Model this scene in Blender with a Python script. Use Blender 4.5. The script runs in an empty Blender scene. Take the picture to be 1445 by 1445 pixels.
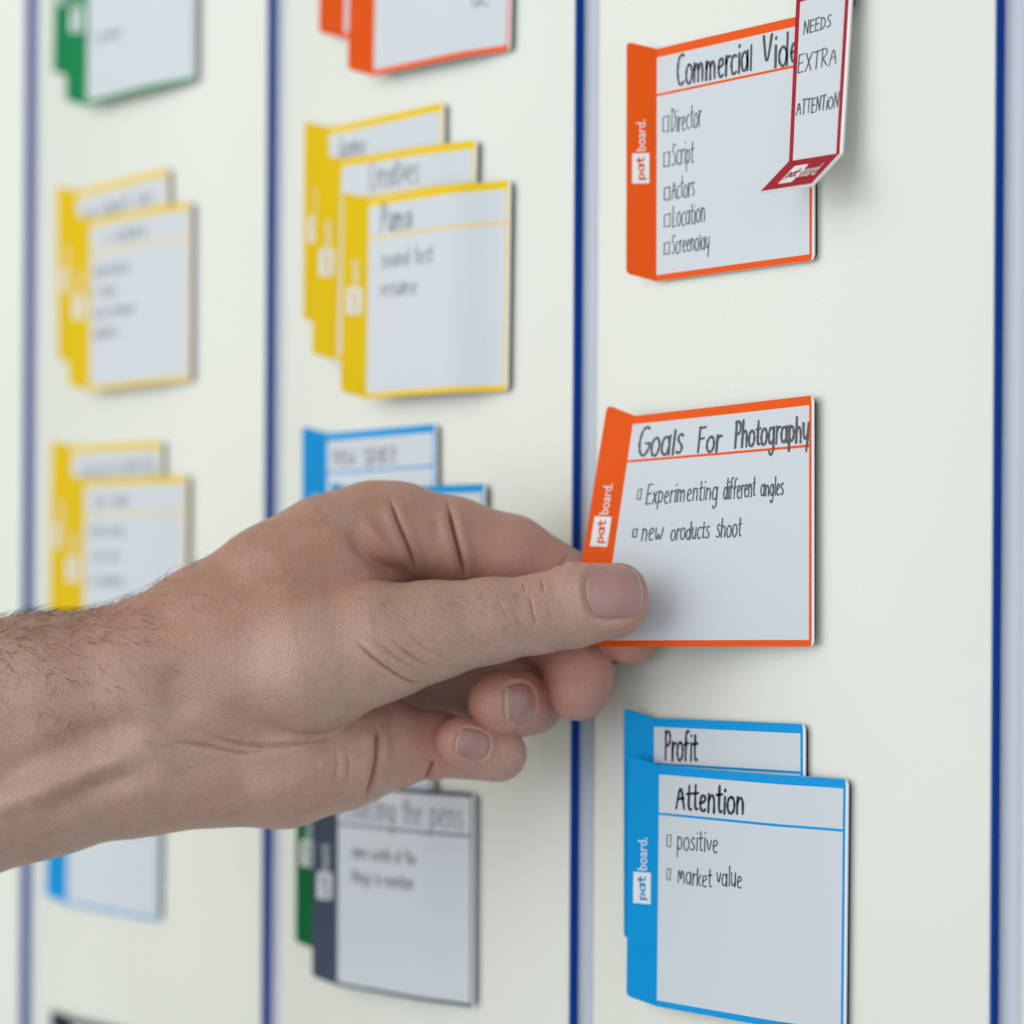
import bpy, math, random
import numpy as np
from math import sin, cos, pi, radians
from mathutils import Matrix, Vector

random.seed(7)
rng = np.random.default_rng(11)
SC = bpy.context.scene
COL = SC.collection
K = 0.0008                      # one "card unit" in metres (a card is about 80 x 82 units)

# ------------------------------------------------------------------ camera
TH = math.atan(3010.0 / 3222.0)  # the board is seen at about 43 degrees
DIST = 0.65
ROLL = 0.0063
R_ = np.array([cos(TH), sin(TH), 0.0])
F_ = np.array([-sin(TH), cos(TH), 0.0])
U_ = np.array([0.0, 0.0, 1.0])
C0 = -F_ * DIST
cam = bpy.data.cameras.new('camera')
cam.sensor_width = 24.0
cam.sensor_fit = 'HORIZONTAL'
cam.lens = 50.0
cam.shift_y = 127.5 / 1445.0
cam.clip_start = 0.02
cam.clip_end = 50
cam.dof.use_dof = True
cam.dof.focus_distance = 0.579
cam.dof.aperture_fstop = 3.2
co = bpy.data.objects.new('camera', cam)
COL.objects.link(co)
Xc = R_ * cos(ROLL) + U_ * sin(ROLL)
Yc = -R_ * sin(ROLL) + U_ * cos(ROLL)
co.matrix_world = Matrix(((Xc[0], Yc[0], -F_[0], C0[0]), (Xc[1], Yc[1], -F_[1], C0[1]),
                          (Xc[2], Yc[2], -F_[2], C0[2]), (0, 0, 0, 1)))
SC.camera = co

# ------------------------------------------------------------------ light
SC.view_settings.view_transform = 'Standard'
SC.view_settings.look = 'None'
SC.view_settings.exposure = 0.0
SC.view_settings.gamma = 1.0
W = bpy.data.worlds.new('World')
SC.world = W
W.use_nodes = True
_nt = W.node_tree
_bg = _nt.nodes['Background']
_tc = _nt.nodes.new('ShaderNodeTexCoord')
_sx = _nt.nodes.new('ShaderNodeSeparateXYZ')
_rm = _nt.nodes.new('ShaderNodeValToRGB')      # the dim room: darker ceiling and floor, brighter walls and windows between
_mp = _nt.nodes.new('ShaderNodeMapRange')
_mp.inputs[1].default_value = -1.0
_mp.inputs[2].default_value = 1.0
_nt.links.new(_tc.outputs['Generated'], _sx.inputs[0])
_nt.links.new(_sx.outputs['Z'], _mp.inputs[0])
_nt.links.new(_mp.outputs[0], _rm.inputs[0])
_e = _rm.color_ramp.elements
_e[0].position, _e[0].color = 0.0, (0.16, 0.16, 0.155, 1)
_e[1].position, _e[1].color = 1.0, (0.34, 0.35, 0.34, 1)
for _p, _c in ((0.43, (0.89, 0.96, 1.01, 1)), (0.58, (0.89, 0.96, 1.01, 1)), (0.8, (0.46, 0.48, 0.47, 1))):
    _q = _e.new(_p)
    _q.color = _c
_mx = _nt.nodes.new('ShaderNodeMix')           # the far (left) end of the room is dimmer and warmer
_mx.data_type = 'RGBA'
_mx.blend_type = 'MULTIPLY'
_mx.inputs[7].default_value = (0.62, 0.58, 0.50, 1)
_m2 = _nt.nodes.new('ShaderNodeMapRange')
_m2.inputs[1].default_value = -0.35
_m2.inputs[2].default_value = -0.95
_nt.links.new(_sx.outputs['X'], _m2.inputs[0])
_nt.links.new(_m2.outputs[0], _mx.inputs[0])
_nt.links.new(_rm.outputs[0], _mx.inputs[6])
_nt.links.new(_mx.outputs[2], _bg.inputs[0])
_bg.inputs[1].default_value = 0.80


def area(name, loc, target, size, power, colour):
    l = bpy.data.lights.new(name, 'AREA')
    l.shape = 'RECTANGLE'
    l.size, l.size_y = size
    l.energy = power
    l.color = colour
    o = bpy.data.objects.new(name, l)
    COL.objects.link(o)
    o.location = loc
    o.rotation_euler = (Vector(target) - Vector(loc)).to_track_quat('-Z', 'Y').to_euler()
    return o


area('window_light', (-0.85, -1.9, 0.62), (0, 0, 0), (2.6, 2.6), 35.0, (0.965, 1.0, 0.985))

# ------------------------------------------------------------------ materials
def lin(c):
    return tuple(((v / 255.0) / 12.92 if v / 255.0 <= 0.04045 else ((v / 255.0 + 0.055) / 1.055) ** 2.4) for v in c)


def mat(name, rgb, rough=0.4, spec=0.5, var=0.02, scale=60.0, bump=0.0, bscale=400.0, coat=0.0):
    m = bpy.data.materials.new(name)
    m.use_nodes = True
    nt = m.node_tree
    b = nt.nodes['Principled BSDF']
    b.inputs['Roughness'].default_value = rough
    b.inputs['Specular IOR Level'].default_value = spec
    b.inputs['Coat Weight'].default_value = coat
    b.inputs['Coat Roughness'].default_value = 0.15
    tc = nt.nodes.new('ShaderNodeTexCoord')
    n = nt.nodes.new('ShaderNodeTexNoise')
    n.inputs['Scale'].default_value = scale
    n.inputs['Detail'].default_value = 5
    nt.links.new(tc.outputs['Object'], n.inputs['Vector'])
    mx = nt.nodes.new('ShaderNodeMix')
    mx.data_type = 'RGBA'
    c = lin(rgb)
    mx.inputs[6].default_value = tuple(v * (1 - var) for v in c) + (1,)
    mx.inputs[7].default_value = tuple(min(1, v * (1 + var)) for v in c) + (1,)
    nt.links.new(n.outputs['Fac'], mx.inputs[0])
    nt.links.new(mx.outputs[2], b.inputs['Base Color'])
    if bump:
        n2 = nt.nodes.new('ShaderNodeTexNoise')
        n2.inputs['Scale'].default_value = bscale
        n2.inputs['Detail'].default_value = 4
        nt.links.new(tc.outputs['Object'], n2.inputs['Vector'])
        bp = nt.nodes.new('ShaderNodeBump')
        bp.inputs['Strength'].default_value = bump
        bp.inputs['Distance'].default_value = 0.0004
        nt.links.new(n2.outputs['Fac'], bp.inputs['Height'])
        nt.links.new(bp.outputs['Normal'], b.inputs['Normal'])
    return m


M_PANEL = mat('white_enamel', (229, 230, 220), 0.26, 0.6, 0.014, 14, 0.04, 60)
_pn = M_PANEL.node_tree
_wn = _pn.nodes.new('ShaderNodeTexNoise')       # wiped, slightly smeary enamel
_wn.inputs['Scale'].default_value = 9
_wn.inputs['Detail'].default_value = 6
_wn.inputs['Distortion'].default_value = 0.5
_wr = _pn.nodes.new('ShaderNodeMapRange')
_wr.inputs[1].default_value = .3
_wr.inputs[2].default_value = .7
_wr.inputs[3].default_value = .2
_wr.inputs[4].default_value = .36
_pn.links.new(_pn.nodes['Texture Coordinate'].outputs['Object'], _wn.inputs['Vector'])
_pn.links.new(_wn.outputs['Fac'], _wr.inputs[0])
_pn.links.new(_wr.outputs[0], _pn.nodes['Principled BSDF'].inputs['Roughness'])
M_RIM = mat('blue_trim', (0, 66, 164), 0.5, 0.12, 0.06, 30)
M_GUTTER = mat('joint_strip', (206, 213, 221), 0.4, 0.4, 0.03, 30)
M_WHITE = mat('card_white', (212, 217, 223), 0.36, 0.35, 0.012, 40, 0.03, 500)
M_EDGE = mat('card_edge', (240, 242, 244), 0.5)
M_BACK = mat('magnet_black', (30, 40, 54), 0.6, 0.4, 0.1, 300)
M_INK = mat('marker_ink', (78, 80, 84), 0.5, 0.4, 0.3, 900)
M_INKTHIN = mat('fine_marker_ink', (62, 66, 74), 0.5, 0.4, 0.3, 900)
M_INKDARK = mat('black_marker_ink', (42, 46, 52), 0.45, 0.4, 0.3, 900)
M_INKSOFT = mat('dry_marker_ink', (92, 94, 100), 0.5, 0.4, 0.35, 900)
M_FADE = mat('faint_marker_ink', (156, 158, 164), 0.6, 0.3, 0.2, 900)
TAB = {'orange': (244, 90, 8), 'yellow': (245, 205, 0), 'blue': (0, 156, 228), 'green': (0, 138, 78),
       'grey': (74, 84, 102), 'red': (172, 24, 40), 'dark green': (0, 112, 56), 'dark': (40, 46, 58)}
M_TAB = {k: mat(k.replace(' ', '_') + '_print', v, 0.42, 0.12, 0.04, 80) for k, v in TAB.items()}

# ------------------------------------------------------------------ mesh helpers
def link(name, verts, faces, mats, parent=None, fm=None, smooth=False):
    me = bpy.data.meshes.new(name)
    me.from_pydata([tuple(v) for v in verts], [], [tuple(f) for f in faces])
    for m in (mats if isinstance(mats, (list, tuple)) else [mats]):
        me.materials.append(m)
    if fm is not None:
        me.polygons.foreach_set('material_index', np.asarray(fm, dtype=np.int32))
    if smooth:
        me.polygons.foreach_set('use_smooth', np.ones(len(me.polygons), dtype=bool))
    me.update()
    o = bpy.data.objects.new(name, me)
    COL.objects.link(o)
    if parent is not None:
        o.parent = parent
        o.matrix_parent_inverse = Matrix.Translation(-Vector(parent.location))
    return o


def empty(name, loc):
    o = bpy.data.objects.new(name, None)
    o.empty_display_size = 0.01
    COL.objects.link(o)
    o.location = loc
    return o


def tag(o, label, cat, group=None, kind=None):
    o['label'] = label
    o['category'] = cat
    if group:
        o['group'] = group
    if kind:
        o['kind'] = kind
    return o


def bw(u, v, w):
    """board coordinates in card units: right, up, out of the board"""
    return np.array([u * K, -w * K, v * K])


# ------------------------------------------------------------------ the board panels
RAILS = [-760, -324.6, -144.7, 30.6, 207.2, 560]
PLAB = ['white steel board panel at the far left edge, bare, only a blurred sliver showing',
        'blurred white board panel behind the wrist carrying green, yellow and pale blue cards',
        'white board panel behind the fingers carrying orange, yellow, blue and grey cards',
        'sharp white board panel holding the video, goals, profit and attention cards',
        'narrow bare sliver of white board panel along the right edge of the picture']


def panel(i):
    a, b = RAILS[i], RAILS[i + 1]
    z0, z1 = -420, 480
    prof = [(a + .15, -9), (a + .15, -4.5), (a + 5.0, -4.5)]
    for k in range(1, 11):
        t = k / 10
        prof.append((a + 5.0 + 7.5 * t, -4.5 + 4.5 * (t * t * (3 - 2 * t))))
    prof += [(b - 1.0, 0)]
    for k in range(1, 5):
        q = k / 4 * pi / 2
        prof.append((b - 1.0 + 0.5 * sin(q), -0.5 + 0.5 * cos(q)))
    prof += [(b - .5, -9)]
    root = empty('board_panel', bw((a + b) / 2, z0, 0))
    tag(root, PLAB[i], 'board panel', 'board panels hung side by side')
    n = len(prof)
    vs = [bw(u, z0, w) for u, w in prof] + [bw(u, z1, w) for u, w in prof]
    fs = [(k, k + 1, n + k + 1, n + k) for k in range(n - 1)]
    fs.append((n - 1, 0, n, 2 * n - 1))
    fs += [tuple(range(n))[::-1], tuple(range(n, 2 * n))]
    o = link('face', vs, fs, [M_PANEL, M_GUTTER], root, [1 if 1 <= k <= 8 else 0 for k in range(len(fs))], True)
    e = o.modifiers.new('edge', 'EDGE_SPLIT')
    e.split_angle = radians(35)
    # the blue strip along the right side of the panel
    p2 = [(b - .5, -.25), (b - .1, -.25), (b + .1, -.5), (b + .1, -9), (b - .5, -9)]
    n = len(p2)
    vs = [bw(u, z0, w) for u, w in p2] + [bw(u, z1, w) for u, w in p2]
    fs = [(k, (k + 1) % n, n + (k + 1) % n, n + k) for k in range(n)] + [tuple(range(n))[::-1], tuple(range(n, 2 * n))]
    link('edge_trim', vs, fs, M_RIM, root)


for i in range(5):
    panel(i)

# ------------------------------------------------------------------ handwriting: a stroke alphabet
def ell(cx, cy, rx, ry, a0, a1, n=10):
    return [(cx + rx * cos(radians(a0 + (a1 - a0) * k / n)), cy + ry * sin(radians(a0 + (a1 - a0) * k / n))) for k in range(n + 1)]


X = 0.64
G = {
    ' ': (0.42, []),
    'a': (.56, [ell(.25, .31, .22, .31, 60, 400, 14), [(.48, X), (.47, .3), (.5, 0)]]),
    'b': (.52, [[(.05, 1), (.05, .0)], ell(.24, .3, .2, .3, 150, -160, 12)]),
    'c': (.46, [ell(.26, .31, .22, .32, 55, 310, 10)]),
    'd': (.56, [ell(.25, .3, .21, .3, 50, 400, 12), [(.48, 1.0), (.48, 0)]]),
    'e': (.5, [[(.06, .3), (.3, .36), (.42, .46)] + ell(.25, .36, .18, .26, 20, 180, 8) + ell(.27, .27, .2, .27, 170, 310, 8)]),
    'f': (.42, [ell(.28, .8, .15, .2, 60, 180, 6) + [(.13, .5), (.12, 0)], [(.0, .52), (.34, .58)]]),
    'g': (.56, [ell(.25, .33, .21, .31, 50, 400, 14), [(.48, X), (.48, .0), (.46, -.25), (.34, -.4), (.2, -.38), (.12, -.25)]]),
    'h': (.52, [[(.06, 1), (.06, 0)], [(.06, .38), (.14, .55), (.28, .62), (.4, .52), (.43, .3), (.43, 0)]]),
    'i': (.22, [[(.1, X), (.1, 0)], [(.1, .86), (.11, .9)]]),
    'k': (.46, [[(.06, .95), (.06, 0)], [(.4, .6), (.08, .28), (.42, 0)]]),
    'l': (.22, [[(.1, 1.0), (.1, .1), (.12, 0)]]),
    'm': (.82, [[(.06, X), (.06, 0)], [(.06, .4), (.16, .6), (.28, .6), (.36, .45), (.37, 0)], [(.37, .4), (.48, .6), (.6, .6), (.68, .45), (.7, 0)]]),
    'n': (.52, [[(.06, X), (.06, 0)], [(.06, .4), (.16, .58), (.3, .62), (.4, .5), (.43, .3), (.43, 0)]]),
    'o': (.54, [ell(.26, .32, .23, .32, 80, 445, 16)]),
    'p': (.52, [[(.07, X), (.07, -.34)], ell(.25, .33, .19, .3, 150, -150, 12)]),
    'r': (.38, [[(.07, X), (.07, 0)], [(.07, .38), (.14, .55), (.24, .63), (.36, .6)]]),
    's': (.42, [[(.36, .58), (.24, .66), (.1, .6), (.08, .46), (.2, .35), (.34, .26), (.36, .1), (.22, 0), (.04, .06)]]),
    't': (.38, [[(.16, .95), (.15, .15), (.22, .02), (.34, .06)], [(.0, .62), (.34, .66)]]),
    'u': (.52, [[(.06, X), (.06, .2), (.16, .02), (.3, .04), (.42, .22)], [(.43, X), (.43, 0)]]),
    'v': (.46, [[(.03, X), (.2, 0), (.42, X)]]),
    'w': (.72, [[(.03, X), (.1, .1), (.2, 0), (.32, .4), (.42, .02), (.54, .08), (.66, X)]]),
    'x': (.46, [[(.04, .6), (.4, 0)], [(.4, .62), (.04, 0)]]),
    'y': (.5, [[(.05, X), (.08, .2), (.2, .06), (.34, .12), (.44, .3)], [(.46, X), (.42, .0), (.32, -.38)]]),
    'A': (.62, [[(.02, 0), (.28, 1), (.56, 0)], [(.12, .36), (.48, .4)]]),
    'C': (.6, [ell(.34, .5, .3, .5, 62, 305, 14)]),
    'D': (.62, [[(.08, .95), (.08, 0)], [(.0, .92), (.25, .96), (.5, .75), (.54, .4), (.4, .1), (.05, 0)]]),
    'E': (.54, [[(.06, 1), (.06, 0)], [(.06, .97), (.46, 1)], [(.06, .5), (.4, .54)], [(.06, .0), (.48, .02)]]),
    'F': (.5, [[(.06, 1), (.06, 0)], [(.06, .97), (.42, 1)], [(.06, .52), (.36, .56)]]),
    'G': (.68, [ell(.36, .5, .32, .5, 58, 340, 16) + [(.66, .42)], [(.4, .42), (.66, .42)]]),
    'I': (.22, [[(.1, .78), (.1, 0)]]),
    'L': (.48, [[(.08, 1), (.06, .02), (.42, .04)]]),
    'N': (.62, [[(.06, 0), (.08, 1), (.5, .02), (.54, 1)]]),
    'O': (.66, [ell(.32, .42, .28, .42, 80, 445, 16)]),
    'P': (.52, [[(.08, 1), (.08, -.02)], [(.02, .96), (.28, 1.02), (.46, .84), (.42, .6), (.26, .5), (.08, .46)]]),
    'R': (.6, [[(.08, 1), (.08, 0)], [(.02, .96), (.28, 1.02), (.46, .84), (.4, .6), (.1, .48), (.54, .02)]]),
    'S': (.52, [[(.46, .9), (.3, 1.0), (.12, .9), (.1, .7), (.26, .54), (.42, .4), (.44, .16), (.26, 0), (.03, .1)]]),
    'T': (.56, [[(.28, .98), (.26, 0)], [(.0, .96), (.54, 1)]]),
    'V': (.54, [[(.03, 1), (.22, 0), (.48, 1)]]),
    'X': (.58, [[(.04, 1), (.5, 0)], [(.52, 1), (.04, 0)]]),
    'M': (.7, [[(.05, 0), (.08, .72), (.22, .5), (.32, .1), (.34, .6), (.48, .68), (.6, .4), (.62, 0)]]),
    'Q': (.95, [[(.06, .08), (.03, .66), (.76, .7), (.73, .04), (.0, .09)]]),   # an empty check box
    '1': (.3, [[(.02, .8), (.14, .96), (.14, 0)]]),
    '.': (.2, [[(.08, .02), (.1, .04)]]),
}


def chaikin(p, it=2):
    p = np.array(p, float)
    if len(p) < 3:
        return p
    for _ in range(it):
        q = np.empty((2 * (len(p) - 1), 2))
        q[0::2] = p[:-1] * .75 + p[1:] * .25
        q[1::2] = p[:-1] * .25 + p[1:] * .75
        p = np.vstack([p[:1], q, p[-1:]])
    return p


def ribbon(p, half, V, Fc):
    """flat pen stroke with round ends appended to V, Fc (card units, y up)"""
    p = np.array(p, float)
    keep = [0]
    for k in range(1, len(p)):
        if np.hypot(*(p[k] - p[keep[-1]])) > half * .35:
            keep.append(k)
    p = p[keep]
    if len(p) == 1:
        p = np.vstack([p, p + [half * .3, half * .3]])
    t = np.gradient(p, axis=0)
    t /= np.maximum(np.hypot(t[:, 0], t[:, 1]), 1e-9)[:, None]
    nrm = np.stack([-t[:, 1], t[:, 0]], 1)
    hw = half * (1 + .16 * np.sin(np.arange(len(p)) * .7 + random.random() * 6))
    b = len(V)
    for k in range(len(p)):
        V.append(tuple(p[k] + nrm[k] * hw[k]))
        V.append(tuple(p[k] - nrm[k] * hw[k]))
    for k in range(len(p) - 1):
        Fc.append((b + 2 * k, b + 2 * k + 1, b + 2 * k + 3, b + 2 * k + 2))
    for k, sgn in ((0, -1), (len(p) - 1, 1)):
        b2 = len(V)
        ang = math.atan2(t[k][1] * sgn, t[k][0] * sgn)
        for j in range(1, 6):
            q = ang - pi / 2 + pi * j / 6
            V.append((p[k][0] + cos(q) * hw[k], p[k][1] + sin(q) * hw[k]))
        ends = (b + 2 * k + 1, b + 2 * k) if sgn > 0 else (b + 2 * k, b + 2 * k + 1)
        Fc.append((ends[0],) + tuple(range(b2, b2 + 5)) + (ends[1],))


def write(text, x0, x1, y, size, half, V, Fc, slant=0.0, rise=0.0):
    tot = sum(G[c][0] for c in text)
    sx = (x1 - x0) / tot
    x = x0
    for c in text:
        wd, strokes = G[c]
        jy = random.uniform(-.03, .03) * size
        js = random.uniform(.94, 1.06)
        for s in strokes:
            raw = c in 'QELNX'
            q = s if raw else chaikin(s)
            pts = [(x + px * sx * .88 + py * size * slant, y + jy + py * size * js) for px, py in q]
            if raw:
                for pa, pb in zip(pts[:-1], pts[1:]):
                    ribbon([pa, pb], half, V, Fc)
            else:
                ribbon(pts, half, V, Fc)
        x += wd * sx


def scribble(x0, x1, y, size, half, V, Fc):
    x = x0
    while x < x1:
        c = random.choice('nuecosarimt')
        wd = G[c][0] * size * 1.0
        for s in G[c][1]:
            ribbon([(x + px * size, y + py * size * .85) for px, py in chaikin(s)], half * .8, V, Fc)
        x += wd
        if random.random() < .14:
            x += size * .5


def glyphs(text):
    """flat outline letters of the built-in sans face as (verts, faces), height 1"""
    cu = bpy.data.curves.new('lettering', 'FONT')
    cu.body = text
    cu.size = 1.0
    cu.resolution_u = 3
    cu.offset = .004
    ob = bpy.data.objects.new('lettering', cu)
    COL.objects.link(ob)
    dg = bpy.context.evaluated_depsgraph_get()
    me = bpy.data.meshes.new_from_object(ob.evaluated_get(dg))
    v = np.array([q.co[:2] for q in me.vertices])
    f = [tuple(q.vertices) for q in me.polygons]
    bpy.data.objects.remove(ob)
    bpy.data.curves.remove(cu)
    bpy.data.meshes.remove(me)
    return v, f


def bold_pat():
    V, F = [], []
    write('pat', 0, 1.75, 0, 1.0, .085, V, F)
    return np.array(V), F


LOGO = {'pat': bold_pat(), 'board.': glyphs('board.')}

# ------------------------------------------------------------------ magnet cards
def grid_breaks(br, n):
    out = []
    for a, b in zip(br[:-1], br[1:]):
        k = max(1, int(math.ceil((b - a) * n)))
        out += [a + (b - a) * j / k for j in range(k)]
    return np.array(out + [br[-1]])


def round_corners(A, B, w, h, r, corners):
    """pull the grid corners in on to an arc of radius r"""
    A = A.copy(); B = B.copy()
    for cx, cy in corners:
        da = (A - (w - r)) / r if cx else (r - A) / r
        db = (B - (h - r)) / r if cy else (r - B) / r
        m = (da > 0) & (db > 0)
        na = da * np.sqrt(np.maximum(0, 1 - db * db / 2))
        nb = db * np.sqrt(np.maximum(0, 1 - da * da / 2))
        A[m] = ((w - r) + na * r)[m] if cx else (r - na * r)[m]
        B[m] = ((h - r) + nb * r)[m] if cy else (r - nb * r)[m]
    return A, B


def slab(name, w, h, surf, off0, off1, xb, yb, colour_of, mats, parent, r=2.0, corners=(), n=.25, side=1, back=1):
    """a sheet of w x h card units laid on surf(x, y, off), y measured down from the top"""
    xs = grid_breaks(sorted(set([0, r, w - r, w] + list(xb))), n)
    ys = grid_breaks(sorted(set([0, r, h - r, h] + list(yb))), n)
    A, B = np.meshgrid(xs, ys, indexing='ij')
    A2, B2 = round_corners(A, B, w, h, r, corners)
    nx, ny = len(xs), len(ys)
    V = [surf(a, b, off1) for a, b in zip(A2.ravel(), B2.ravel())] + [surf(a, b, off0) for a, b in zip(A2.ravel(), B2.ravel())]
    N = nx * ny
    F, M = [], []
    for i in range(nx - 1):
        for j in range(ny - 1):
            a, b, c, d = i * ny + j, i * ny + j + 1, (i + 1) * ny + j + 1, (i + 1) * ny + j
            F.append((a, b, c, d))
            M.append(colour_of((xs[i] + xs[i + 1]) / 2, (ys[j] + ys[j + 1]) / 2))
            F.append((N + d, N + c, N + b, N + a))
            M.append(back)
    loop = [(i, 0) for i in range(nx - 1, 0, -1)] + [(0, j) for j in range(ny - 1)] + [(i, ny - 1) for i in range(nx - 1)] + [(nx - 1, j) for j in range(ny - 1, 0, -1)]
    L = [i * ny + j for i, j in loop]
    for a, b in zip(L, L[1:] + L[:1]):
        F.append((b, a, N + a, N + b))
        M.append(side)
    return link(name, V, F, mats, parent, M)


def sstep(t):
    t = min(1.0, max(0.0, t))
    return t * t * (3 - 2 * t)


def flat_surf(tlu, tlv, rot, w0, tilt=0.0, wd=80.0):
    c, s = cos(radians(rot)), sin(radians(rot))
    def f(x, y, off):
        return bw(tlu + x * c + y * s, tlv + x * s - y * c, w0 + off + tilt * (1 - sstep((x / wd - .6) / .38)))
    return f


def make_card(label, colour, tl, wd, ht, rot, w0, texts=(), scrib=(), tilt=0.0, surf=None, tabvec=(-9.8, 3.2, 5.0),
              group='magnet cards on the board', bt=3.2, bb=2.2, brd=1.1, margin=.8, ink=None, tabfn=None, nm='magnet_card'):
    S = surf or flat_surf(tl[0], tl[1], rot, w0, tilt, wd)
    root = empty(nm, tuple(S(wd / 2, ht, 0)))
    tag(root, label, 'card', group)
    thick, mag = 0.75, 1.35
    dv = ht * .2
    line = .9
    def col(x, y):
        if x > wd - margin:
            return 1
        if y < bt or y > ht - bb or x > wd - margin - brd or dv - line / 2 < y < dv + line / 2:
            return 2
        return 0
    slab('card_sheet', wd, ht, S, 0.0, thick, [wd - margin, wd - margin - brd], [bt, ht - bb, dv - line / 2, dv + line / 2],
         col, [M_WHITE, M_EDGE, M_TAB[colour]], root, 1.7, [(1, 0), (1, 1)])
    slab('magnet_backing', wd - .5, ht - .8, lambda x, y, o: S(x + .3, y + .4, o), -mag, -.02, [], [], lambda x, y: 0, [M_BACK], root, 2.2,
         [(1, 0), (1, 1)], .12, 0, 0)
    # the folded grip tab: a slanted strip hinged on the left edge
    tl_len = 11.0
    def T(a, y, off):      # a = 0 at the outer edge, 1 at the fold
        q = 1 - a
        base = S(0, y, thick * .5)
        e = S(.5, y, thick * .5) - base
        nrm = S(0, y, 1.0) - S(0, y, 0.0)
        nrm = nrm / np.linalg.norm(nrm)
        e = e / np.linalg.norm(e)
        tv = -nrm * tabvec[0] * .45 + e * 0
        d = tabfn(y / ht) if tabfn else tabvec
        p = base + bw(d[0], d[1], d[2]) * q
        tn = np.array([d[2] * .9, 0, 0])
        fold = np.array([bw(-d[2], 0, -d[0])])[0]
        fold = fold / np.linalg.norm(fold)
        return p + fold * off * K
    slab('tab', tl_len, ht, lambda x, y, o: T(x / tl_len, y, o), -.35, .35, [], [], lambda x, y: 2, [M_WHITE, M_EDGE, M_TAB[colour]], root, 1.4,
         [(0, 0), (0, 1)], .3, 2, 1)
    # printed logo on the tab
    dvl = (tabfn(.5) if tabfn else tabvec)[1] * .9
    def TL(a, y, off):
        return T(a, y + dvl * ((1 - a) - .5), off)
    lg = empty('logo', tuple(T(.5, ht * .5, .36)))
    lg.parent = root
    lg.matrix_parent_inverse = Matrix.Translation(-Vector(root.location))
    y0, y1 = ht * .465, ht * .595
    V, F = [], []
    for a, b in ((.2, y0), (.2, y1), (.77, y1), (.77, y0)):
        V.append(TL(a, b, .42))
    link('logo_patch', V, [(0, 1, 2, 3)], M_EDGE, lg)
    for word, (ya, yb), (aa, ab), mm in (('pat', (y1 - 1.2, y0 + 1.2), (.7, .34), M_TAB[colour]), ('board.', (y0 - .8, ht * .32), (.65, .34), M_EDGE)):
        v, f = LOGO[word]
        mn, mx = v.min(0), v.max(0)
        q = (v - mn) / (mx - mn)
        link('lettering', [TL(aa + (ab - aa) * b_, ya + (yb - ya) * a_, .52) for a_, b_ in q], f, mm, lg)
    for nmx, items, mm, fn in (('handwriting', texts, ink or M_INK, 0), ('scribbled_note', scrib, M_FADE, 1)):
        by = {}
        for it in items:
            V, F = by.setdefault(it[-1], ([], []))
            if fn == 0:
                txt, s0, s1, tb, size, half = it[:6]
                write(txt, s0 * wd, s1 * wd, -tb * ht, size * ht, half, V, F, 0.03, it[6] if len(it) > 7 else 0.0)
            else:
                s0, s1, tb, size, half = it[:5]
                scribble(s0 * wd, s1 * wd, -tb * ht, size * ht, half, V, F)
        for key, (V, F) in by.items():
            link(nmx, [S(x, -y, thick + .12) for x, y in V], F, {'d': M_INKDARK, 'h': M_INK, 't': M_INKTHIN, 'g': M_INKSOFT, 'f': M_FADE}[key], root)
    return root


# --- the sharp column, right
G3 = 'cards in the sharp right column'
make_card('orange tabbed card headed Commercial Video with a red tag stuck on its corner', 'orange', (71.3, 198.1), 68.0, 83.1, .34, 1.6, [
    ('CommerciaI', .135, .625, .178, .125, .47, 'h'), ('Video', .685, .985, .186, .13, .47, 'h'),
    ('QDirector', .04, .30, .372, .098, .2, 'g'), ('QScript', .045, .25, .518, .098, .2, 'g'), ('QActors', .05, .255, .66, .09, .2, 'g'),
    ('QLocation', .05, .325, .778, .09, .2, 'g'), ('QScreenoIay', .05, .352, .893, .08, .2, 'g')], group=G3)

TLc, TRc, BRc, BLc = (67.5, 66.7, 8.5), (140.6, 70.0, 2.6), (141.2, -14.1, 2.6), (65.2, -15.3, 24.0)
GW, GH = 80.0, 84.5


def held(x, y, off):
    s, t = x / GW, y / GH
    p = [(1 - t) * ((1 - s) * TLc[k] + s * TRc[k]) + t * ((1 - s) * BLc[k] + s * BRc[k]) for k in range(3)]
    wl = (1 - t) * TLc[2] + t * BLc[2]
    wr = 2.6
    p[2] = wr + (wl - wr) * (0.65 * (1 - s) + 0.35 * (1 - s) ** 2)
    sl = (wl - wr) / 78.0
    nn = np.array([sl, 0, 1.0]) / math.hypot(1, sl)
    return bw(p[0] + nn[0] * off, p[1], p[2] + nn[2] * off)


make_card('orange tabbed card headed Goals For Photography, pulled off the board between thumb and finger', 'orange', None, GW, GH, 0, 0, [
    ('GoaIs', .05, .305, .183, .125, .47, 'h'), ('For', .38, .515, .186, .1, .47, 'h'), ('Photography', .58, .978, .18, .105, .45, 'h'),
    ('Q', .08, .108, .374, .072, .17, 't'), ('Experimenting', .13, .51, .392, .085, .235, 't'), ('different', .535, .703, .39, .085, .235, 't'), ('angles', .728, .848, .388, .075, .235, 't'),
    ('Q', .083, .112, .537, .055, .2, 't'), ('new', .13, .246, .548, .085, .235, 't'), ('oroducts', .279, .478, .552, .075, .235, 't'), ('shoot', .51, .64, .55, .08, .235, 't')],
    surf=held, tabfn=lambda t: (-10.4, 4.2, 2.6 + 1.4 * t), group=G3)

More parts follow.
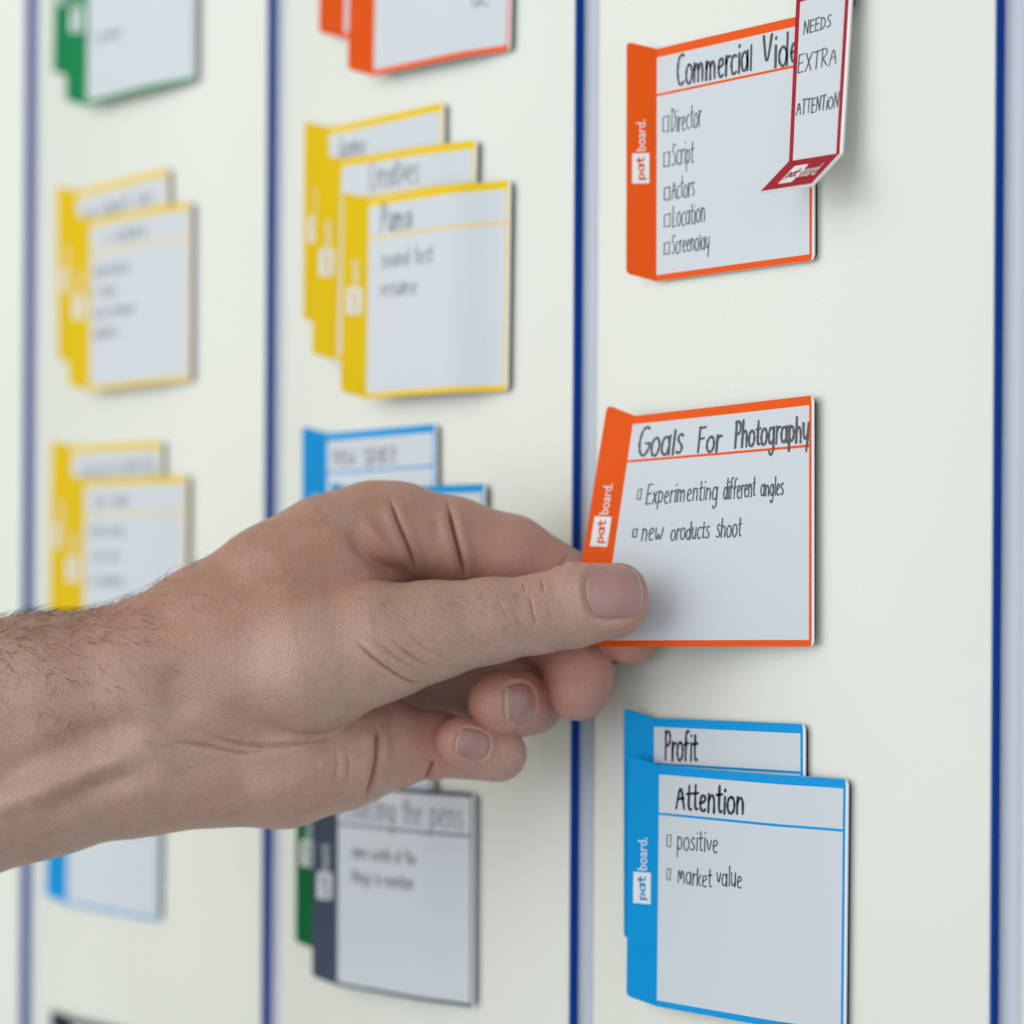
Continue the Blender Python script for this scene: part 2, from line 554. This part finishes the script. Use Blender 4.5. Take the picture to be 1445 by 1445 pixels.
make_card('blue tabbed card headed Profit, half covered by the Attention card', 'blue', (71.9, -40.9), 65.4, 82, .5, 1.6, [
    ('Profit', .075, .305, .178, .12, .47, 'd')], group=G3)
make_card('blue tabbed card headed Attention in front of the Profit card', 'blue', (77.4, -57.4), 77.5, 85.4, -.27, 1.9, tilt=3.3, texts=[
    ('Attention', .1, .49, .172, .11, .5, 'd'), ('Q', .048, .082, .338, .075, .15, 't'), ('positive', .107, .347, .338, .085, .235, 't'),
    ('Q', .05, .08, .472, .075, .15, 't'), ('Market', .114, .312, .478, .075, .235, 't'), ('value', .334, .48, .465, .08, .235, 't')], group=G3)

# --- the middle column
G2 = 'cards in the middle column'
def lines(rows, half=.36, size=.085):
    return [(a, b, t, size, half, 'f') for a, b, t in rows]
make_card('rear orange card of the pair at the top, mostly hidden', 'orange', (-92.7, 312.9), 67.6, 82, -.97, 1.6, group=G2)
make_card('front orange card of the pair at the top edge', 'orange', (-70.9, 293.4), 72.1, 82, -1.1, 1.9, scrib=[(.74, .8, .77, .1, .4, 'f')], group=G2, tilt=3.3)
make_card('hindmost yellow card of the stack of three', 'yellow', (-102.8, 195.6), 66.9, 82, .11, 1.6, texts=[('home', .1, .34, .17, .11, .4, 'f')], group=G2)
make_card('middle yellow card of the stack of three', 'yellow', (-90.7, 180.3), 73.1, 82, -1.6, 1.9, texts=[('Creatives', .22, .62, .17, .13, .4, 'f')], group=G2, tilt=3.3)
make_card('front yellow card of the stack of three', 'yellow', (-71.3, 161.3), 71.6, 80, -.6, 1.9, texts=[('Puma', .1, .35, .175, .13, .45, 'f'), ('. sound test', .05, .52, .355, .085, .34, 'f'), ('. resume', .05, .4, .5, .085, .34, 'f')], group=G2, tilt=6.4)
make_card('rear blue card above the knuckles, header line showing', 'blue', (-102.9, 69.2), 63.8, 82, .6, 1.6, texts=[('new space', .06, .66, .165, .12, .42, 'f')], group=G2)
make_card('front blue card above the knuckles, mostly behind the hand', 'blue', (-81.0, 45.0), 69.0, 82, .4, 1.9, group=G2, tilt=3.3)
make_card('dark green card mostly covered by the grey card', 'dark green', (-105.2, -62.7), 65.7, 82, .1, 1.6, group=G2)
make_card('grey tabbed card with faded writing below the hand', 'grey', (-90.9, -74.2), 74.0, 82.5, .3, 1.9, texts=[('Counting the pens', .03, .93, .17, .13, .4, 'f'), ('. some words of the', .07, .62, .36, .07, .32, 'f'), ('. things to mention', .07, .6, .48, .07, .32, 'f')], bt=1.6, bb=1.4, group=G2, tilt=3.3)

# --- the blurred column, left
G1 = 'cards in the blurred left column'
make_card('rear green card of the pair at the top left, only its tab showing', 'green', (-279.7, 327.6), 78.6, 82, -1.5, 1.6, group=G1)
make_card('front green card of the pair at the top left', 'green', (-266.1, 311.1), 75.8, 82, -.14, 1.9, scrib=[(.05, .3, .66, .07, .4, 'f')], group=G1, tilt=3.3)
make_card('rear yellow card of the upper blurred pair', 'yellow', (-278.5, 191.6), 68.6, 82, 1.5, 1.6, scrib=[(.1, .42, .18, .1, .5, 'f'), (.5, .85, .17, .1, .5, 'f')], group=G1)
make_card('front yellow card of the upper blurred pair', 'yellow', (-263, 176), 70.0, 79.5, .17, 1.9, scrib=[(.15, .55, .16, .11, .5, 'f')] + lines([(.04, .4, .34), (.04, .25, .46), (.04, .45, .58), (.04, .35, .7)], .45), group=G1, tilt=3.3)
make_card('rear yellow card of the blurred pair just above the wrist', 'yellow', (-281.2, 72), 68.4, 82, -.6, 1.6, scrib=[(.1, .42, .19, .14, .5, 'f'), (.5, .9, .18, .14, .5, 'f')], group=G1)
make_card('front yellow card of the blurred pair just above the wrist', 'yellow', (-266.1, 55.7), 71.4, 82, -.4, 1.9, scrib=[(.1, .5, .16, .1, .45, 'f')] + lines([(.06, .4, .32), (.1, .42, .46), (.06, .4, .6)], .4), group=G1, tilt=3.3)
make_card('single blurred blue card hanging below the forearm', 'blue', (-282.5, -61.2), 69.8, 82, -.6, 1.6, bt=1.4, bb=1.2, group=G1)
make_card('dark tabbed card just entering at the bottom left', 'dark', (-278.9, -196.2), 72.4, 82, .8, 1.6, group=G1)

# ------------------------------------------------------------------ the red tag on the orange card
def red_tag():
    tl, tr, br, bl = (134.0, 205.5, 4.2), (156.6, 207.0, 4.2), (155.0, 148.3, 7.4), (133.6, 148.4, 7.4)
    wd, ht = 22.6, 58.0
    def S(x, y, off):
        s, t = x / wd, y / ht
        p = [(1 - t) * ((1 - s) * tl[k] + s * tr[k]) + t * ((1 - s) * bl[k] + s * br[k]) for k in range(3)]
        return bw(p[0], p[1], p[2] + off)
    root = empty('magnet_tag', tuple(S(wd / 2, 0, 0)))
    tag(root, 'white tag with dark red frame reading NEEDS EXTRA ATTENTION, folded red foot at its base', 'tag')
    b = 1.5
    def col(x, y):
        if x > wd - 1.1:
            return 1
        return 2 if (x < b + .2 or x > wd - 1.1 - b or y < 3.6) else 0
    slab('tag_sheet', wd, ht, S, 0, 1.0, [b + .2, wd - 1.1, wd - 1.1 - b], [3.6], col, [M_WHITE, M_EDGE, M_TAB['red']], root, 1.6, [(0, 0), (1, 0)])
    slab('magnet_backing', wd - .4, ht * .16, lambda x, y, o: S(x + .2, y + .2, o), -1.4, -.02, [], [], lambda x, y: 0, [M_BACK], root, 1.6, [], .12, 0, 0)
    # foot folded out of the board
    fv = bw(-2.7, -12.2, 13.0)
    nrm = bw(0, 13.0, 12.2)
    nrm = nrm / np.linalg.norm(nrm) * K
    def T(x, q, off):
        return S(x, ht, .5) + fv * q + nrm * off
    slab('foot', wd, 12, lambda x, y, o: T(x, y / 12, o), -.4, .4, [wd - .9], [11.6], lambda x, y: 1 if (x > wd - .9 or y > 11.6) else 2, [M_WHITE, M_EDGE, M_TAB['red']], root, 1.2, [], .3, 1, 1)
    lg = empty('logo', tuple(T(wd / 2, .5, .5)))
    lg.parent = root
    lg.matrix_parent_inverse = Matrix.Translation(-Vector(root.location))
    x0, x1, xe = wd * .24, wd * .5, wd * .86
    link('logo_patch', [T(x0, .24, .48), T(x0, .8, .48), T(x1, .8, .48), T(x1, .24, .48)], [(0, 1, 2, 3)], M_EDGE, lg)
    for word, (xa, xb), (qa, qb), mm in (('pat', (x0 + .8, x1 - .8), (.72, .36), M_TAB['red']), ('board.', (x1 + .3, xe), (.68, .3), M_EDGE)):
        v, f = LOGO[word]
        mn, mx = v.min(0), v.max(0)
        q = (v - mn) / (mx - mn)
        link('lettering', [T(xa + (xb - xa) * a_, qa + (qb - qa) * b_, .6) for a_, b_ in q], f, mm, lg)
    V, F = [], []
    for txt, s0, s1, t, size in (('NEEDS', .16, .67, .262, .075), ('EXTRA', .085, .82, .485, .105), ('ATTENTiON', .1, .89, .735, .085)):
        write(txt, s0 * wd, s1 * wd, -t * ht, size * ht, .2, V, F, .03, 0.0)
    link('handwriting', [S(x, -y, 1.12) for x, y in V], F, M_INKTHIN, root)


red_tag()

# ------------------------------------------------------------------ the hand
# The hand is one continuous skin: a smooth blend of tapered limbs (hand units: x right, y down, z away
# from the viewer; one unit is about a fifth of a millimetre), meshed and then given its creases.
ZREF = 0.600
PX = ZREF / 3010.0


def hw(P):
    P = np.asarray(P, float)
    a = P[:, 0] - 722.5
    b = -(P[:, 1] - 850.0)
    x = a * cos(ROLL) - b * sin(ROLL)
    y = a * sin(ROLL) + b * cos(ROLL)
    Z = ZREF + P[:, 2] * PX
    return C0 + (R_ * (x / 3010.0)[:, None] + U_ * (y / 3010.0)[:, None] + F_) * Z[:, None]


def cone(P, a, b, ra, rb):
    a = np.array(a, np.float32); b = np.array(b, np.float32)
    d = b - a
    q = P - a
    t = np.clip((q @ d) / float(d @ d), 0, 1)
    q = q - t[:, None] * d
    return np.sqrt((q * q).sum(1)) - (ra + (rb - ra) * t)


def chain(P, pts, k=8.0):
    d = None
    for (a, ra), (b, rb) in zip(pts[:-1], pts[1:]):
        c = cone(P, a, b, ra, rb)
        d = c if d is None else smin(d, c, k)
    return d


def smin(a, b, k):
    h = np.maximum(k - np.abs(a - b), 0) / k
    return np.minimum(a, b) - h * h * k * .25


def sdf(P):
    P = P.astype(np.float32)
    x = P[:, 0]
    arm = chain(P, [((-440, 1052, -10), 142), ((-120, 1004, 0), 118), ((60, 978, 0), 108), ((200, 962, 0), 108)], 30)
    arm = smin(arm, chain(P, [((-440, 1240, 25), 142), ((-120, 1150, 20), 118), ((60, 1098, 15), 106), ((190, 1072, 15), 103)], 30), 45)
    hand = chain(P, [((190, 965, 0), 106), ((300, 903, 10), 104), ((400, 838, 25), 100), ((470, 790, 40), 90), ((530, 757, 52), 72)], 25)
    hand = smin(hand, chain(P, [((190, 1072, 15), 103), ((400, 1072, 30), 92), ((480, 1063, 45), 76), ((540, 1052, 60), 64)], 25), 40)
    hand = smin(hand, chain(P, [((250, 1000, 30), 110), ((470, 900, 80), 96), ((492, 960, 105), 74)], 25), 40)
    body = smin(arm, hand, 30)
    idx = chain(P, [((525, 752, 52), 67), ((570, 750, 55), 65), ((640, 765, 58), 62), ((720, 786, 62), 58), ((800, 828, 66), 52)], 12)
    body = smin(body, idx, 30)
    body = smin(body, chain(P, [((520, 860, 135), 66), ((640, 878, 158), 54), ((765, 892, 118), 53)], 10), 20)
    body = smin(body, chain(P, [((520, 950, 160), 62), ((640, 968, 176), 50), ((748, 990, 110), 47)], 10), 20)
    body = smin(body, chain(P, [((525, 1055, 65), 62), ((610, 1050, 72), 47), ((700, 1066, 70), 37)], 10), 18)
    # thumb
    th = chain(P, [((300, 955, -5), 88), ((440, 932, -44), 97), ((535, 905, -60), 81), ((610, 890, -66), 66), ((690, 876, -66), 56), ((757, 867, -62), 53)], 25)
    tip = chain(P, [((757, 858, -62), 46), ((812, 842, -64), 46), ((872, 836, -68), 42)], 12)
    tip2 = chain(P, [((757, 876, -62), 46), ((808, 868, -62), 45), ((866, 857, -64), 44)], 12)
    th = smin(th, smin(tip, tip2, 16), 14)
    kk = np.interp(x, [330, 470, 600, 680], [55, 34, 8, 3])
    kk = np.maximum(kk * (1 - .8 * np.clip((P[:, 1] - 950) / 70, 0, 1) * np.clip((x - 300) / 110, 0, 1)), 3).astype(np.float32)
    d = smin(body, th, kk)
    # curled finger ends
    d = smin(d, chain(P, [((800, 828, 66), 52), ((855, 868, 50), 45), ((888, 897, 36), 41)], 10), 4)
    d = smin(d, chain(P, [((765, 892, 118), 53), ((808, 918, 74), 50), ((817, 945, 52), 50), ((816, 972, 40), 45)], 10), 4)
    d = smin(d, chain(P, [((748, 990, 110), 47), ((728, 992, 60), 47), ((707, 992, 14), 47)], 10), 3)
    d = smin(d, chain(P, [((700, 1066, 70), 37), ((704, 1064, 40), 37), ((650, 1046, 4), 35)], 10), 3)
    return d


def surface_nets(lo, hi, h):
    ax = [np.arange(lo[k], hi[k] + h, h, dtype=np.float32) for k in range(3)]
    n = [len(a) for a in ax]
    D = np.empty(n, np.float32)
    YZ = np.stack(np.meshgrid(ax[1], ax[2], indexing='ij'), -1).reshape(-1, 2)
    for i0 in range(0, n[0], 12):
        xs = ax[0][i0:i0 + 12]
        P = np.concatenate([np.repeat(xs, len(YZ))[:, None], np.tile(YZ, (len(xs), 1))], 1)
        D[i0:i0 + len(xs)] = sdf(P).reshape(len(xs), n[1], n[2])
    S = D < 0
    corners = [(i, j, k) for i in (0, 1) for j in (0, 1) for k in (0, 1)]
    cut = lambda A, o: A[o[0]:A.shape[0] - 1 + o[0], o[1]:A.shape[1] - 1 + o[1], o[2]:A.shape[2] - 1 + o[2]]
    cnt = sum(cut(S, o).astype(np.int8) for o in corners)
    act = (cnt > 0) & (cnt < 8)
    I = np.argwhere(act)
    idx = -np.ones(act.shape, np.int64)
    idx[act] = np.arange(len(I))
    acc = np.zeros((len(I), 3)); w = np.zeros(len(I))
    for a in corners:
        for k in range(3):
            if a[k]:
                continue
            b = list(a); b[k] = 1
            da = D[I[:, 0] + a[0], I[:, 1] + a[1], I[:, 2] + a[2]]
            db = D[I[:, 0] + b[0], I[:, 1] + b[1], I[:, 2] + b[2]]
            m = (da < 0) != (db < 0)
            t = np.where(m, da / np.where(m, da - db, 1), 0)
            p = np.tile(np.array(a, float), (len(I), 1))
            p[:, k] = t
            acc[m] += p[m]; w[m] += 1
    V = (I + acc / w[:, None]) * h + np.array([a[0] for a in ax])
    F = []
    for k in range(3):
        o = [0, 0, 0]; o[k] = 1
        A = S[:-1] if k == 0 else S[:, :-1] if k == 1 else S[:, :, :-1]
        B = S[1:] if k == 0 else S[:, 1:] if k == 1 else S[:, :, 1:]
        E = np.argwhere(A != B)
        u, v = (k + 1) % 3, (k + 2) % 3
        E = E[(E[:, u] > 0) & (E[:, v] > 0) & (E[:, u] < n[u] - 1) & (E[:, v] < n[v] - 1)]
        q = []
        for du, dv in ((1, 1), (0, 1), (0, 0), (1, 0)):
            e = E.copy(); e[:, u] -= du; e[:, v] -= dv
            q.append(idx[e[:, 0], e[:, 1], e[:, 2]])
        q = np.stack(q, 1)
        inside = S[E[:, 0], E[:, 1], E[:, 2]]
        q[~inside] = q[~inside][:, ::-1]
        F.append(q)
    return V, np.concatenate(F)


def grad(P):
    e = 1.0
    g = np.empty(P.shape)
    for k in range(3):
        o = np.zeros(3); o[k] = e
        g[:, k] = sdf(P + o) - sdf(P - o)
    return g / np.maximum(np.linalg.norm(g, axis=1), 1e-6)[:, None]


def subdivide(V, F):
    n = len(V)
    E = np.concatenate([np.sort(F[:, [i, (i + 1) % 4]], 1) for i in range(4)])
    key = E[:, 0] * n + E[:, 1]
    uk, inv = np.unique(key, return_inverse=True)
    mid = (V[uk // n] + V[uk % n]) / 2
    cen = V[F].mean(1)
    m = len(F)
    ei = [n + inv[i * m:(i + 1) * m] for i in range(4)]
    c = n + len(uk) + np.arange(m)
    F2 = np.concatenate([np.stack([F[:, i], ei[i], c, ei[(i + 3) % 4]], 1) for i in range(4)])
    return np.concatenate([V, mid, cen]), F2


def polydist(P2, pts):
    best = np.full(len(P2), 1e9); par = np.zeros(len(P2))
    pts = chaikin(pts, 2)
    L = np.concatenate([[0], np.cumsum(np.hypot(*np.diff(pts, axis=0).T))])
    for k in range(len(pts) - 1):
        a, d = pts[k], pts[k + 1] - pts[k]
        q = P2 - a
        t = np.clip(q @ d / max(d @ d, 1e-9), 0, 1)
        r = np.hypot(*(q - t[:, None] * d).T)
        m = r < best
        best[m] = r[m]; par[m] = ((L[k] + t * (L[k + 1] - L[k])) / L[-1])[m]
    return best, par


# (polyline, depth, half width, fade at the ends)
CREASES = [
    ([(548, 694), (560, 733), (577, 772), (590, 815)], 9, 3.0, .3),
    ([(630, 700), (636, 730), (643, 760), (650, 790), (659, 824)], 13.0, 3.4, .3),
    ([(486, 738), (512, 776), (540, 801), (590, 819)], 12.0, 11, .3),
    ([(506, 738), (530, 770), (562, 800)], 2.0, 4, .4),
    ([(748, 838), (751, 865), (759, 886)], 2.8, 2.2, .3),
    ([(724, 858), (736, 884), (750, 897)], 1.8, 2.4, .4),
    ([(764, 816), (768, 838)], 2.6, 2.2, .3), ([(738, 820), (742, 838)], 2.2, 2.2, .3),
    ([(700, 832), (708, 858), (722, 880)], 1.6, 2.6, .4),
    ([(772, 846), (778, 868), (784, 880)], 1.6, 2.4, .4),
    ([(498, 900), (532, 934), (566, 957), (586, 966), (610, 964)], 6, 3.0, .25),
    ([(550, 900), (581, 928), (618, 948)], 3.4, 3.0, .35),
    ([(522, 896), (556, 926), (592, 950)], 3.0, 3.0, .35),
    ([(578, 896), (606, 920), (640, 936)], 2.4, 3.0, .35),
    ([(258, 1023), (298, 1038), (328, 1047), (364, 1052), (397, 1050), (438, 1046), (490, 1038)], 6, 4.2, .4),
    ([(228, 1047), (290, 1051), (319, 1059), (349, 1063), (370, 1059), (392, 1051)], 4.5, 3.4, .35),
    ([(532, 1018), (533, 1059), (528, 1094), (514, 1132)], 11.0, 3.4, .25),
    ([(474, 1050), (477, 1082), (466, 1120)], 4, 5, .4), ([(488, 1050), (494, 1085), (484, 1118)], 3, 4, .4),
    ([(445, 1060), (452, 1095), (440, 1130)], 1.4, 6, .4),
    ([(612, 1074), (606, 1090), (600, 1100)], 9.0, 3.0, .15),
    ([(805, 776), (792, 798), (788, 812)], 2.0, 3.0, .4),
    ([(500, 712), (530, 758), (574, 806)], -4.5, 9, .35),
    ([(596, 716), (606, 760), (618, 812)], -3.5, 16, .3),
    # tendon hollows and veins of the wrist (wide, shallow; negative is a ridge)
    ([(-60, 1120), (60, 1072), (150, 1030), (230, 1012)], 11, 22, .3),
    ([(-60, 1160), (70, 1112), (160, 1072), (230, 1062)], -8, 17, .3),
    ([(40, 1160), (150, 1104), (230, 1086)], 9, 16, .35),
    ([(230, 930), (250, 985), (262, 1030)], 10, 26, .35),
    ([(215, 1180), (235, 1140), (240, 1110)], 4, 14, .35),
    ([(330, 1120), (400, 1112), (460, 1104)], -3, 20, .4),
]
NAILS = [  # centre, toward the tip, outward, half length, half width, free edge
    ('thumb', (867, 833, -110), (1, -.13, -.03), (.02, -.20, -1), 40, 38),
    ('ring', (725, 992, 0), (-.74, .02, -.67), (.67, -.02, -.74), 30, 27),
    ('pinky', (668, 1050, -25), (-.9, -.22, -.35), (.36, .04, -.93), 25, 20),
    ('middle', (864, 956, 62), (-.05, .98, -.22), (.90, .05, .44), 32, 30),
]


def frame(d, n):
    d = np.array(d, float); d /= np.linalg.norm(d)
    n = np.array(n, float); n -= d * (n @ d); n /= np.linalg.norm(n)
    return d, np.cross(n, d), n


def build_hand():
    V, F = surface_nets((-600, 660, -180), (960, 1420, 216), 4.0)
    for it in range(2):
        g = grad(V)
        V = V - g * np.clip(sdf(V), -4, 4)[:, None]
    V, F = subdivide(V, F)
    for it in range(2):
        g = grad(V)
        V = V - g * np.clip(sdf(V), -4, 4)[:, None]
    V, F = subdivide(V, F)
    g = grad(V)
    disp = np.zeros(len(V))
    pink = np.zeros(len(V))
    front = np.clip((.25 - g[:, 2]) / .3, 0, 1)
    for pts, dep, wd, fade in CREASES:
        r, t = polydist(V[:, :2], pts)
        e = np.clip(np.minimum(t, 1 - t) / fade, 0, 1)
        e = e * e * (3 - 2 * e) * front
        if 0 < dep and wd < 9:
            disp -= dep * np.exp(-(r / (wd * .6)) ** 1.2) * e
            if dep > 6:
                pink += .28 * np.exp(-(r / (wd * 1.3)) ** 2) * e
            disp += dep * .30 * np.exp(-((r - 3.4 * wd) / (2.4 * wd)) ** 2) * e
        else:
            disp -= dep * np.exp(-(r / wd) ** 2) * e
    for nm, c, d, n, a, b in NAILS:
        dd, ss, nn = frame(d, n)
        q = V - np.array(c, float)
        x, y, z = q @ dd, q @ ss, q @ nn
        rho = (np.abs(x / a) ** 3 + np.abs(y / b) ** 3) ** (1 / 3)
        m = (np.abs(z) < 26) & (g @ nn > .15)
        disp -= np.where(m, 2.6 * np.exp(-((rho - 1.03) / .09) ** 2), 0)
        disp += np.where(m & (x < a * .6), 1.6 * np.exp(-((rho - 1.25) / .14) ** 2), 0)
        disp -= np.where(m & (rho < 1.0), 1.2, 0)
    V = V + g * disp[:, None]
    for c, r, s in (((900, 850, -60), 60, .9), ((700, 992, 10), 62, 1), ((640, 1046, 5), 50, 1), ((816, 965, 40), 72, 1.1), ((900, 905, 30), 60, 1),
                    ((600, 1085, 20), 80, .4), ((740, 800, 20), 100, .45), ((250, 860, -80), 120, .25), ((420, 780, -40), 130, .2)):
        pink += s * np.exp(-((V - np.array(c)) ** 2).sum(1) / r ** 2)
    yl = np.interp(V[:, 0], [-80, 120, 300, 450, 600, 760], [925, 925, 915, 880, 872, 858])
    tan_shade = np.clip(.5 - (V[:, 1] - yl) / 120, 0, 1) * np.interp(V[:, 0], [430, 560, 760, 840], [1, .75, .6, .2])  # tanned back of hand and arm, with some upper-side shading painted in
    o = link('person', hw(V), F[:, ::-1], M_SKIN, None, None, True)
    at = o.data.attributes.new('pink', 'FLOAT', 'POINT')
    at.data.foreach_set('value', np.clip(pink, 0, 1).astype(np.float32))
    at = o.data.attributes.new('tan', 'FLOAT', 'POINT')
    at.data.foreach_set('value', tan_shade.astype(np.float32))
    tag(o, 'bare hand and hairy forearm reaching in, thumb and forefinger pinching the Goals card', 'person')
    # nails
    for nm, c, d, n, a, b in NAILS:
        dd, ss, nn = frame(d, n)
        N = 28
        uu = np.linspace(-1, 1, N)
        Ug, Vg = np.meshgrid(uu, uu, indexing='ij')
        xs = Ug * np.sqrt(1 - .38 * Vg ** 2) * a
        ys = Vg * np.sqrt(1 - .30 * Ug ** 2) * b
        P = np.array(c, float) + xs.reshape(-1, 1) * dd + ys.reshape(-1, 1) * ss + nn * 45
        for _ in range(40):
            P = P - nn * np.clip(sdf(P), -6, 6)[:, None] * .8
        edge = np.maximum(np.abs(Ug), np.abs(Vg)).ravel()
        h = 1.4 * np.sqrt(np.clip(1 - edge ** 6, 0, 1)) - 1.2
        h = h + np.where(Ug.ravel() > .5, (Ug.ravel() - .5) * 1.6 * (1 - .5 * np.abs(Vg.ravel()) ** 4), 0)
        P1 = P + nn * h[:, None]
        P2 = P1 - nn * 3.0
        F1, FM = [], []
        for i in range(N - 1):
            for j in range(N - 1):
                k = i * N + j
                F1.append((k, k + 1, k + N + 1, k + N))
                FM.append(1 if i >= N - 2 else 2 if (i < 6 and abs(j - N / 2) < 9 - .12 * i * i) else 0)
        T_ = N * N
        loop = [(i, 0) for i in range(N)] + [(N - 1, j) for j in range(1, N)] + [(i, N - 1) for i in range(N - 2, -1, -1)] + [(0, j) for j in range(N - 2, 0, -1)]
        L = [i * N + j for i, j in loop]
        for p_, q_ in zip(L, L[1:] + L[:1]):
            F1.append((p_, q_, T_ + q_, T_ + p_)); FM.append(1)
        link('fingernail', hw(np.concatenate([P1, P2])), F1, [M_NAIL, M_NAILTIP, M_LUNULA], o, FM, True)
    # fine hair of the forearm and the thumb
    cand = np.where((g[:, 2] < .35) & (V[:, 0] < 330) & (V[:, 0] > -420))[0]
    wgt = np.exp(-np.clip(V[cand, 1] - 905 + .12 * V[cand, 0], 0, None) / 62.0) * np.interp(V[cand, 0], [-420, 110, 215, 300], [1.0, 1, .3, .02])
    wgt = wgt * np.where(g[cand, 1] < -.75, 2.2, 1)
    s1 = rng.choice(cand, 2500, replace=False, p=wgt / wgt.sum())
    cand2 = np.where((g[:, 2] < 0) & (V[:, 0] > 500) & (V[:, 0] < 740) & (V[:, 1] > 826) & (V[:, 1] < 905))[0]
    s2 = rng.choice(cand2, 300, replace=False)
    HV, HF = [], []
    for k, (sel, lmin, lmax, rad, lift) in enumerate(((s1, 16, 50, .17, .22), (s2, 8, 20, .12, .12))):
        for v in sel:
            p = V[v].copy(); n = g[v]
            dirn = np.array([.85, .55 + rng.normal(0, .32), rng.normal(0, .2)]) if k == 0 else np.array([.6, .75 + rng.normal(0, .3), 0])
            if k == 0 and rng.random() < .25:
                dirn[:2] = [-.5, .8]
            t = dirn - n * (dirn @ n); t /= np.linalg.norm(t)
            L = rng.uniform(lmin, lmax); lf = lift * rng.uniform(.3, 1.5)
            if n[1] < -.75:
                lf += .5; L *= .6
            cur = rng.normal(0, .42)
            sd = np.cross(n, t)
            b0 = len(HV); K_ = 6
            for i in range(K_):
                q = i / (K_ - 1)
                c_ = p + (t * q + n * (lf * q * (1 - .55 * q)) + sd * cur * q * q) * L + n * .2
                r_ = rad * (1 - .8 * q)
                for a_ in range(3):
                    an = a_ * 2.094
                    HV.append(c_ + (sd * cos(an) + n * sin(an)) * r_)
            for i in range(K_ - 1):
                for a_ in range(3):
                    x0, x1 = b0 + i * 3 + a_, b0 + i * 3 + (a_ + 1) % 3
                    HF.append((x0, x1, x1 + 3, x0 + 3))
    ho = link('arm_hair', hw(np.array(HV)), HF, M_HAIR, o, None, True)
    ho['kind'] = 'stuff'
    return o


def skin_material():
    m = bpy.data.materials.new('skin')
    m.use_nodes = True
    nt = m.node_tree
    N, L = nt.nodes, nt.links
    b = N['Principled BSDF']
    b.inputs['Roughness'].default_value = .42
    b.inputs['Specular IOR Level'].default_value = .5
    b.inputs['Subsurface Weight'].default_value = .12
    b.inputs['Subsurface Radius'].default_value = (1.0, .35, .2)
    b.inputs['Subsurface Scale'].default_value = .0025
    tc = N.new('ShaderNodeTexCoord')

    def noise(scale, detail=4, rough=.6):
        n = N.new('ShaderNodeTexNoise')
        n.inputs['Scale'].default_value = scale
        n.inputs['Detail'].default_value = detail
        n.inputs['Roughness'].default_value = rough
        L.new(tc.outputs['Object'], n.inputs['Vector'])
        return n

    def mixc(fac, a, c2):
        x = N.new('ShaderNodeMix'); x.data_type = 'RGBA'
        if hasattr(fac, 'is_linked'):
            L.new(fac, x.inputs[0])
        else:
            x.inputs[0].default_value = fac
        for s, q in ((6, a), (7, c2)):
            if isinstance(q, tuple):
                x.inputs[s].default_value = q + (1,)
            else:
                L.new(q, x.inputs[s])
        return x.outputs[2]

    def ramp(src, lo, hi):
        r = N.new('ShaderNodeMapRange')
        r.inputs[1].default_value = lo; r.inputs[2].default_value = hi
        L.new(src, r.inputs[0])
        return r.outputs[0]

    pale = mixc(ramp(noise(45, 4).outputs['Fac'], .35, .65), lin((198, 164, 146)), lin((206, 168, 154)))
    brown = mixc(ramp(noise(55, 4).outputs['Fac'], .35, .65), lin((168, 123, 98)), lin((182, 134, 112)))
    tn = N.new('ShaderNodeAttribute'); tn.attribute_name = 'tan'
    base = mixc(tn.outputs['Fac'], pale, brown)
    base = mixc(ramp(noise(130, 5, .7).outputs['Fac'], .4, .72), base, lin((186, 150, 136)))
    rb = N.new('ShaderNodeMath'); rb.operation = 'MULTIPLY'; rb.inputs[1].default_value = .42
    L.new(ramp(noise(28, 5, .65).outputs['Fac'], .48, .7), rb.inputs[0])
    base = mixc(rb.outputs[0], base, lin((198, 138, 122)))
    at = N.new('ShaderNodeAttribute'); at.attribute_name = 'pink'
    sc = N.new('ShaderNodeMath'); sc.operation = 'MULTIPLY'; sc.inputs[1].default_value = .75
    L.new(at.outputs['Fac'], sc.inputs[0])
    base = mixc(sc.outputs[0], base, lin((204, 138, 124)))
    sp = N.new('ShaderNodeMath'); sp.operation = 'MULTIPLY'; sp.inputs[1].default_value = .35
    L.new(ramp(noise(900, 3, .7).outputs['Fac'], .52, .75), sp.inputs[0])
    base = mixc(sp.outputs[0], base, lin((160, 124, 108)))
    L.new(base, b.inputs['Base Color'])
    v = N.new('ShaderNodeTexVoronoi'); v.feature = 'DISTANCE_TO_EDGE'; v.inputs['Scale'].default_value = 900
    L.new(tc.outputs['Object'], v.inputs['Vector'])
    n3 = noise(500, 6, .7)
    ad = N.new('ShaderNodeMath'); ad.operation = 'ADD'
    L.new(v.outputs['Distance'], ad.inputs[0]); L.new(n3.outputs['Fac'], ad.inputs[1])
    bp = N.new('ShaderNodeBump'); bp.inputs['Strength'].default_value = .48; bp.inputs['Distance'].default_value = .0005
    L.new(ad.outputs[0], bp.inputs['Height']); L.new(bp.outputs['Normal'], b.inputs['Normal'])
    return m


M_SKIN = skin_material()
M_NAIL = mat('nail', (180, 134, 127), .2, .5, .07, 200, .2, 260, .6)
M_NAILTIP = mat('nail_free_edge', (192, 162, 148), .35, .5, .03, 200)
M_LUNULA = mat('nail_lunula', (184, 141, 136), .2, .5, .03, 200, 0, 1, .3)
M_HAIR = mat('hair', (72, 54, 44), .5, .3, .2, 500)
build_hand()
